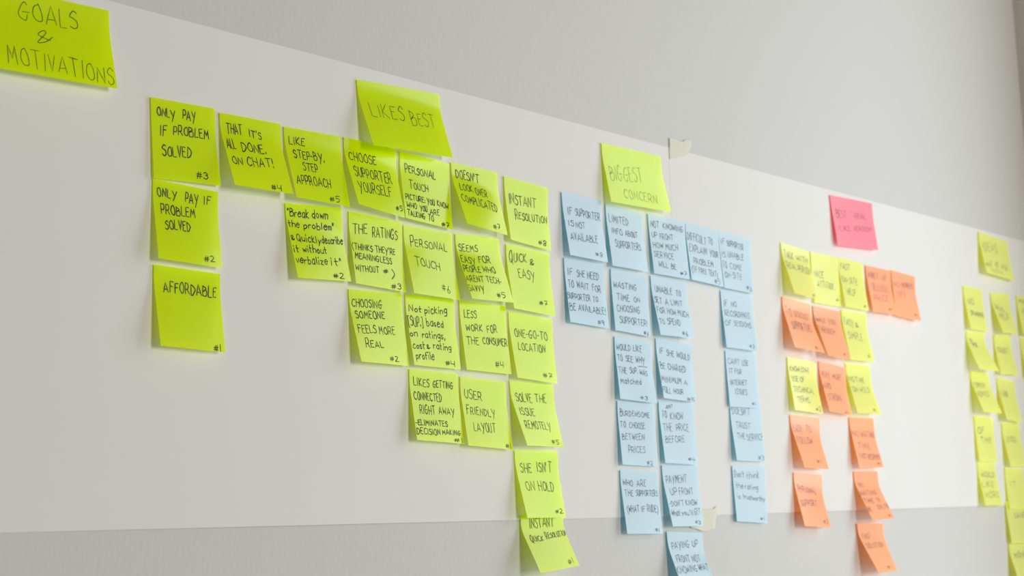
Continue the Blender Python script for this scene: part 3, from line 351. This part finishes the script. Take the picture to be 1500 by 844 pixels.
['B19', "light blue note reading don't think the rating is trustworthy", 'b', 0, [[984.0, 0.0, 1200.2], [1064.9, 0.0, 1199.9], [1060.1, -2.3, 1123.5], [983.8, -3.0, 1127.6]], [3.0, 2.3], 0.8, [["Don't", 0.047, 0.198, 0.334, 0.209, 0.123], ['think', 0.417, 0.216, 0.811, 0.209, 0.122], ['the', 0.061, 0.395, 0.282, 0.406, 0.107], ['rating', 0.338, 0.405, 0.746, 0.428, 0.097], ['is', 0.073, 0.583, 0.169, 0.596, 0.098], ['trustworthy', 0.255, 0.586, 0.942, 0.624, 0.097], ['#1', 0.757, 0.95, 0.891, 0.953, 0.056]]],
['PK', 'large pink header note, the only pink one on the wall', 'p', 1, [[1290.4, 0.0, 1607.3], [1420.5, 0.0, 1611.2], [1421.5, -5.2, 1536.5], [1295.2, -5.7, 1530.1]], [5.6, 5.1], 0.7, [['BEST', 0.089, 0.436, 0.335, 0.419, 0.167], ['-', 0.424, 0.327, 0.472, 0.32, 0.149], ['REAL', 0.531, 0.403, 0.818, 0.386, 0.144], ['"LIKE', 0.084, 0.707, 0.375, 0.671, 0.102], ['VERSION"', 0.458, 0.657, 0.918, 0.618, 0.105]]],
['Y1', 'yellow note at the left end of the row under the pink note, bottom lifted', 'y', 0, [[1141.0, 0.0, 1517.8], [1218.7, 0.0, 1512.8], [1214.5, -10.1, 1441.8], [1140.3, -18.3, 1442.8]], [18.2, 9.9], 0.8, [['TALK', 0.078, 0.265, 0.396, 0.258, 0.144], ['WITH', 0.517, 0.263, 0.924, 0.254, 0.122], ['REAL', 0.074, 0.492, 0.411, 0.491, 0.161], ['PERSON', 0.476, 0.492, 0.953, 0.492, 0.139], ['#1', 0.817, 0.969, 1.006, 0.967, 0.084]]],
['Y2', 'yellow note reading nice attitude, flat, second in the row under the pink note', 'y', 0, [[1221.7, 0.0, 1513.6], [1302.1, 0.0, 1512.9], [1298.9, -2.2, 1438.1], [1221.9, -2.0, 1437.9]], [2.0, 2.2], 0.8, [['NICE', 0.09, 0.48, 0.417, 0.484, 0.13], ['ATTITUDE', 0.162, 0.673, 0.778, 0.683, 0.131], ['#1', 0.822, 0.901, 0.926, 0.899, 0.063]]],
['Y3', 'yellow note third in the row under the pink note, left of two orange notes', 'y', 0, [[1303.2, 0.0, 1514.1], [1378.0, 0.0, 1511.8], [1377.2, -6.1, 1437.7], [1301.4, -8.3, 1438.1]], [8.2, 6.0], 0.8, [['FAST', 0.067, 0.223, 0.435, 0.226, 0.126], ['ON-SITE', 0.05, 0.491, 0.687, 0.5, 0.132], ['HELP', 0.183, 0.737, 0.521, 0.737, 0.131], ['#1', 0.793, 0.951, 0.932, 0.952, 0.074]]],
['O1', 'orange note fourth in the row under the pink note, right of a yellow one', 'o', 0, [[1386.3, 0.0, 1510.0], [1466.3, 0.0, 1509.4], [1461.6, -8.9, 1437.6], [1386.1, -8.2, 1437.1]], [8.0, 8.8], 0.6, [['HONEST', 0.065, 0.253, 0.511, 0.249, 0.142], ['UP', 0.615, 0.249, 0.812, 0.239, 0.122], ['SELLERS', 0.146, 0.511, 0.845, 0.51, 0.149], ['PRICE', 0.149, 0.744, 0.749, 0.718, 0.124], ['#1', 0.659, 0.926, 0.839, 0.924, 0.078]]],
['O2', 'orange note at the right end of the row under the pink note', 'o', 0, [[1468.8, 0.0, 1510.7], [1548.9, 0.0, 1507.5], [1541.8, -9.3, 1433.8], [1465.9, -5.4, 1437.2]], [5.4, 9.2], 0.6, [['NO', 0.055, 0.34, 0.303, 0.334, 0.116], ['NUMBERS', 0.394, 0.336, 0.923, 0.297, 0.133], ['YES', 0.168, 0.567, 0.492, 0.534, 0.134], ['#1', 0.755, 0.925, 0.905, 0.914, 0.08]]],
['O3', 'orange note left end of the second row under the pink note, below lifted yellow note', 'o', 0, [[1136.1, 0.0, 1439.8], [1213.5, 0.0, 1434.9], [1209.0, -21.1, 1361.9], [1132.5, -17.8, 1365.9]], [17.7, 21.2], 0.65, [['TO', 0.061, 0.325, 0.254, 0.337, 0.161], ['DISCUSS', 0.368, 0.327, 0.844, 0.334, 0.118], ['SUPPORTERS', 0.144, 0.603, 0.836, 0.585, 0.158], ['#1', 0.715, 0.949, 0.876, 0.966, 0.084]]],
['O4', 'orange note in the second row under the pink note, between orange and yellow notes', 'o', 0, [[1220.1, 0.0, 1433.9], [1297.9, 0.0, 1431.1], [1295.9, -14.1, 1358.1], [1221.1, -19.5, 1358.9]], [19.5, 14.0], 0.65, [['WALK', 0.036, 0.301, 0.39, 0.295, 0.101], ['YOU', 0.487, 0.303, 0.78, 0.296, 0.103], ['THROUGH', -0.005, 0.508, 0.655, 0.518, 0.123], ['#1', 0.734, 0.939, 0.895, 0.935, 0.063]]],
['Y4', 'yellow note at the right end of the second row under the pink note', 'y', 0, [[1302.4, 0.0, 1434.5], [1378.2, 0.0, 1433.2], [1377.9, -9.2, 1359.1], [1302.2, -10.6, 1358.3]], [10.5, 9.0], 0.75, [['EASY', 0.08, 0.274, 0.406, 0.307, 0.142], ['&', 0.507, 0.302, 0.632, 0.296, 0.089], ['SIMPLE', 0.112, 0.568, 0.69, 0.574, 0.147], ['#1', 0.743, 0.915, 0.844, 0.916, 0.083]]],
['Y5', 'yellow note with four written lines, left end of the third row below pink note', 'y', 0, [[1140.4, 0.0, 1354.1], [1218.8, 0.0, 1350.2], [1213.8, -10.0, 1275.3], [1137.7, -9.2, 1278.7]], [9.1, 9.9], 0.75, [['KNOWLEDGE', 0.068, 0.257, 0.735, 0.217, 0.101], ['USE', 0.082, 0.44, 0.297, 0.434, 0.104], ['OF', 0.369, 0.427, 0.518, 0.418, 0.104], ['TECHNICAL', 0.084, 0.645, 0.803, 0.624, 0.11], ['TERMS.', 0.145, 0.844, 0.602, 0.815, 0.109], ['#2', 0.736, 0.952, 0.958, 0.946, 0.08]]],
['O5', 'orange note in the middle of the third row, between two yellow notes', 'o', 0, [[1226.9, 0.0, 1353.1], [1304.6, 0.0, 1347.7], [1298.7, -9.5, 1275.9], [1223.4, -14.8, 1279.2]], [14.7, 9.4], 0.65, [['VERY', 0.06, 0.302, 0.35, 0.294, 0.12], ['MORE', 0.463, 0.303, 0.82, 0.285, 0.122], ['AND', 0.018, 0.531, 0.323, 0.517, 0.119], ['STRONG', 0.088, 0.766, 0.672, 0.736, 0.139], ['#1', 0.676, 0.995, 0.847, 0.994, 0.073]]],
['Y6', 'yellow note reading no time on hold, right end of the third row', 'y', 0, [[1305.4, 0.0, 1353.9], [1379.2, 0.0, 1353.7], [1380.6, -13.3, 1279.7], [1304.6, -14.9, 1279.3]], [14.8, 13.2], 0.75, [['NO', 0.036, 0.35, 0.24, 0.354, 0.108], ['TIME', 0.311, 0.36, 0.678, 0.359, 0.11], ['ON', 0.069, 0.56, 0.268, 0.562, 0.11], ['HOLD', 0.367, 0.564, 0.801, 0.553, 0.118], ['#1', 0.673, 0.951, 0.819, 0.956, 0.078]]],
['O6', 'orange note reading easy to follow, below the yellow note with four lines', 'o', 0, [[1138.7, 0.0, 1272.7], [1218.9, 0.0, 1270.3], [1215.3, -12.5, 1196.8], [1139.8, -17.8, 1198.1]], [17.7, 12.4], 0.65, [['EASY', 0.048, 0.306, 0.343, 0.3, 0.123], ['TO', 0.483, 0.285, 0.673, 0.284, 0.119], ['FOLLOW', 0.057, 0.533, 0.625, 0.521, 0.129], ['#1', 0.557, 0.89, 0.759, 0.896, 0.079]]],
['O7', 'orange note reading no waiting time fast response, below the no time on hold note', 'o', 0, [[1305.4, 0.0, 1274.3], [1379.2, 0.0, 1274.9], [1381.5, -10.4, 1200.4], [1305.5, -11.9, 1198.9]], [11.8, 10.3], 0.65, [['NO', 0.019, 0.37, 0.292, 0.384, 0.128], ['WAITING', 0.387, 0.383, 0.975, 0.392, 0.125], ['TIME', 0.142, 0.614, 0.64, 0.631, 0.13], ['FAST', 0.121, 0.813, 0.395, 0.821, 0.11], ['RESPONSE', 0.453, 0.831, 0.983, 0.844, 0.105], ['#1', 0.756, 0.942, 0.967, 0.963, 0.068]]],
['O8', 'orange note reading personal support, lowest of the left orange column', 'o', 0, [[1138.7, 0.0, 1192.3], [1215.9, 0.0, 1189.2], [1212.3, -12.2, 1114.1], [1136.1, -14.5, 1118.0]], [14.4, 12.1], 0.7, [['PERSONAL', 0.089, 0.352, 0.736, 0.382, 0.139], ['SUPPORT', 0.064, 0.616, 0.675, 0.602, 0.115], ['#2', 0.745, 0.918, 0.938, 0.937, 0.076]]],
['O9', "orange note overhanging the paper's bottom edge, second lowest of the right orange column", 'o', 0, [[1308.2, 0.0, 1194.5], [1381.1, 0.0, 1195.3], [1384.2, -21.4, 1124.3], [1308.9, -25.7, 1123.0]], [26.1, 21.5], 0.7, [['NO', 0.111, 0.306, 0.288, 0.318, 0.095], ['WAITING', 0.017, 0.487, 0.726, 0.472, 0.101], ['TIME', 0.026, 0.635, 0.415, 0.658, 0.1], ['TO', 0.575, 0.631, 0.713, 0.627, 0.084], ['BE', 0.027, 0.813, 0.156, 0.817, 0.093], ['ONLINE', 0.439, 0.798, 1.001, 0.774, 0.106], ['#1', 0.745, 0.959, 0.942, 0.972, 0.066]]],
['O10', 'orange note on bare wall under the paper, lowest of all orange notes', 'o', 0, [[1308.5, 0.0, 1118.3], [1387.3, 0.0, 1117.3], [1386.9, -18.7, 1047.4], [1312.9, -27.8, 1046.4]], [28.4, 18.7], 0.7, [['FAST', 0.118, 0.289, 0.447, 0.288, 0.108], ['SOLUTION', 0.089, 0.482, 0.828, 0.486, 0.104], ['#1', 0.578, 0.935, 0.793, 0.958, 0.069]]],
['R0', 'large yellow header note near the right picture edge', 'y', 1, [[1800.7, 0.0, 1611.2], [1918.4, 0.0, 1605.8], [1920.3, -6.7, 1534.0], [1793.8, -12.9, 1536.9]], [12.7, 6.6], 0.8, [['IDEAS', 0.078, 0.455, 0.585, 0.365, 0.226], ['WHAT', 0.043, 0.838, 0.287, 0.798, 0.134], ['WE', 0.362, 0.791, 0.499, 0.773, 0.135], ['ASK', 0.598, 0.771, 0.834, 0.776, 0.135], ['NOW', 0.188, 0.941, 0.588, 0.919, 0.104]]],
['R1', 'yellow note topmost of the left column under the far right header', 'y', 0, [[1723.6, 0.0, 1508.9], [1796.6, 0.0, 1509.6], [1798.5, -4.3, 1434.5], [1722.2, -8.9, 1434.5]], [8.8, 4.2], 1.1, [['NO', 0.155, 0.411, 0.452, 0.404, 0.133], ['SPAMMING', 0.18, 0.666, 0.908, 0.673, 0.113]]],
['R2', 'yellow note topmost of the middle column under the far right header, strongly lifted', 'y', 0, [[1830.1, 0.0, 1506.6], [1906.7, 0.0, 1510.9], [1909.0, -8.8, 1438.0], [1832.9, -16.7, 1435.0]], [16.6, 8.7], 1.1, [['REAL', 0.114, 0.411, 0.595, 0.466, 0.156], ['HELP', 0.158, 0.638, 0.715, 0.67, 0.157]]],
['R3', 'yellow note cut by the right picture edge, upper of two', 'y', 0, [[1938.5, 0.0, 1511.2], [2011.4, 0.0, 1512.4], [2013.1, -4.8, 1439.3], [1936.7, -8.2, 1438.8]], [8.1, 4.7], 1.1, [['MAKE', 0.12, 0.176, 0.791, 0.165, 0.105], ['A', 0.196, 0.431, 0.4, 0.435, 0.144]]],
['R4', 'yellow note second from top in the left column under far right header', 'y', 0, [[1722.2, 0.0, 1430.9], [1794.1, 0.0, 1433.5], [1792.2, -22.4, 1364.8], [1715.9, -22.1, 1364.5]], [22.2, 22.6], 1.1, [['TO', 0.123, 0.298, 0.28, 0.341, 0.136], ['ASK', 0.24, 0.37, 0.464, 0.375, 0.111]]],
['R5', 'yellow note second from top in the middle column under far right header', 'y', 0, [[1830.6, 0.0, 1431.8], [1898.5, 0.0, 1435.8], [1903.4, -7.8, 1365.2], [1826.7, -9.3, 1363.7]], [9.2, 7.7], 1.1, [['TRUST', 0.09, 0.452, 0.739, 0.458, 0.137]]],
['R7', 'yellow note third from top in the left column under far right header', 'y', 0, [[1726.5, 0.0, 1363.5], [1798.2, 0.0, 1364.3], [1798.5, -18.7, 1293.3], [1722.4, -20.6, 1293.7]], [20.7, 18.7], 1.1, [['EXPERT', 0.092, 0.374, 0.698, 0.364, 0.118], ['ADVICE', 0.061, 0.596, 0.711, 0.584, 0.13]]],
['R8', 'yellow note third from top in the middle column under far right header', 'y', 0, [[1831.2, 0.0, 1358.2], [1901.8, 0.0, 1353.8], [1900.6, -8.9, 1281.1], [1824.8, -14.8, 1284.5]], [14.6, 8.8], 1.0, [['FAIR', 0.108, 0.446, 0.491, 0.417, 0.149]]],
['R9', 'yellow note fourth from top in the left column under far right header', 'y', 0, [[1728.0, 0.0, 1288.5], [1800.7, 0.0, 1287.2], [1801.5, -2.1, 1212.2], [1725.3, -4.9, 1213.1]], [4.8, 2.1], 1.1, [['OF', 0.122, 0.368, 0.484, 0.364, 0.138], ['TIME', 0.222, 0.582, 0.789, 0.574, 0.126]]],
['R10', 'yellow note fourth from top in the middle column under far right header', 'y', 0, [[1834.8, 0.0, 1279.3], [1906.9, 0.0, 1281.9], [1910.7, -3.9, 1205.3], [1834.3, -10.2, 1205.1]], [10.1, 3.8], 1.0, [['GOOD', 0.145, 0.425, 0.681, 0.443, 0.128]]],
['R11', "yellow note lowest in the left column under far right header, at paper's bottom edge", 'y', 0, [[1727.8, 0.0, 1211.7], [1796.5, 0.0, 1210.5], [1799.0, -7.1, 1138.9], [1722.6, -11.1, 1139.7]], [10.9, 7.0], 1.0, [['WOULD', 0.138, 0.337, 0.873, 0.327, 0.124], ['LIKE', 0.077, 0.569, 0.73, 0.551, 0.125], ['MORE', 0.111, 0.836, 0.912, 0.795, 0.14]]],
['R12', "yellow note fifth from top in the far right middle column, crossing the paper's bottom edge", 'y', 0, [[1833.2, 0.0, 1202.7], [1907.5, 0.0, 1201.9], [1907.0, -3.0, 1130.8], [1830.6, -4.6, 1132.9]], [4.6, 2.9], 1.0, [['IT', 0.22, 0.459, 0.536, 0.466, 0.138]]],
['R13', 'yellow note on bare wall, second lowest of the far right middle column', 'y', 0, [[1826.7, 0.0, 1144.7], [1902.1, 0.0, 1143.9], [1900.9, -4.5, 1073.4], [1824.5, -6.3, 1075.5]], [6.2, 4.5], 1.0, [['SAVES', 0.375, 0.394, 1.129, 0.366, 0.137]]],
['R14', 'yellow note on bare wall, lowest of the far right middle column', 'y', 0, [[1827.5, 0.0, 1074.4], [1898.4, 0.0, 1072.4], [1896.8, -11.6, 1004.8], [1820.3, -17.0, 1007.2]], [17.0, 11.5], 1.0, [['MONEY', 0.212, 0.346, 1.081, 0.325, 0.14]]],
['R6', 'yellow note cut by the right picture edge, lower of two', 'y', 0, [[1941.6, 0.0, 1435.0], [2014.9, 0.0, 1437.4], [2016.5, -2.0, 1362.6], [1941.0, -6.3, 1362.3]], [6.2, 2.0], 0.9, []]
]

GROUP = {'N': 'square lime sticky notes under likes best', 'B': 'square light blue sticky notes under biggest concern',
         'Y': 'square yellow sticky notes under the pink note', 'O': 'square orange sticky notes under the pink note', 'R': 'square yellow sticky notes at the far right'}
for idx, (key, label, col, wide, C, tilt, pen, lines) in enumerate(NOTES):
    rnd = random.Random(key)
    diag = rnd.choice([.04, .1, .16, .2]) if not wide else .08
    if max(tilt) > 18: diag = min(diag, .08)
    cup = rnd.uniform(-.0008, .0012)
    yoff = -.0026 - .00012*(idx % 3)
    s = Surf(C, tilt, cup, diag, yoff)
    org = s.P[0, 0].copy()
    name = 'large_sticky_note' if wide else 'sticky_note'
    o = link(name, s.mesh(name, org), None, NM[col]); o.location = tuple(org)
    tag(o, label, 'sticky note', 'large header sticky notes' if wide else GROUP[key[0]])
    if key[0] in 'BR': pen *= .85
    if col in 'op': pen *= 1.1
    m = INK['f'] if col in 'yop' else INK['g'] if key == 'BC' else INK['b'] if col == 'b' else INK['d']
    words = [l for l in lines if not (l[0][0] == '#' and len(l[0]) > 1)]; marks = [l for l in lines if l[0][0] == '#' and len(l[0]) > 1]
    if words: writing('handwriting', s, words, pen, org, o, m)
    if marks: writing('number_mark', s, marks, pen*.9, org, o, m)
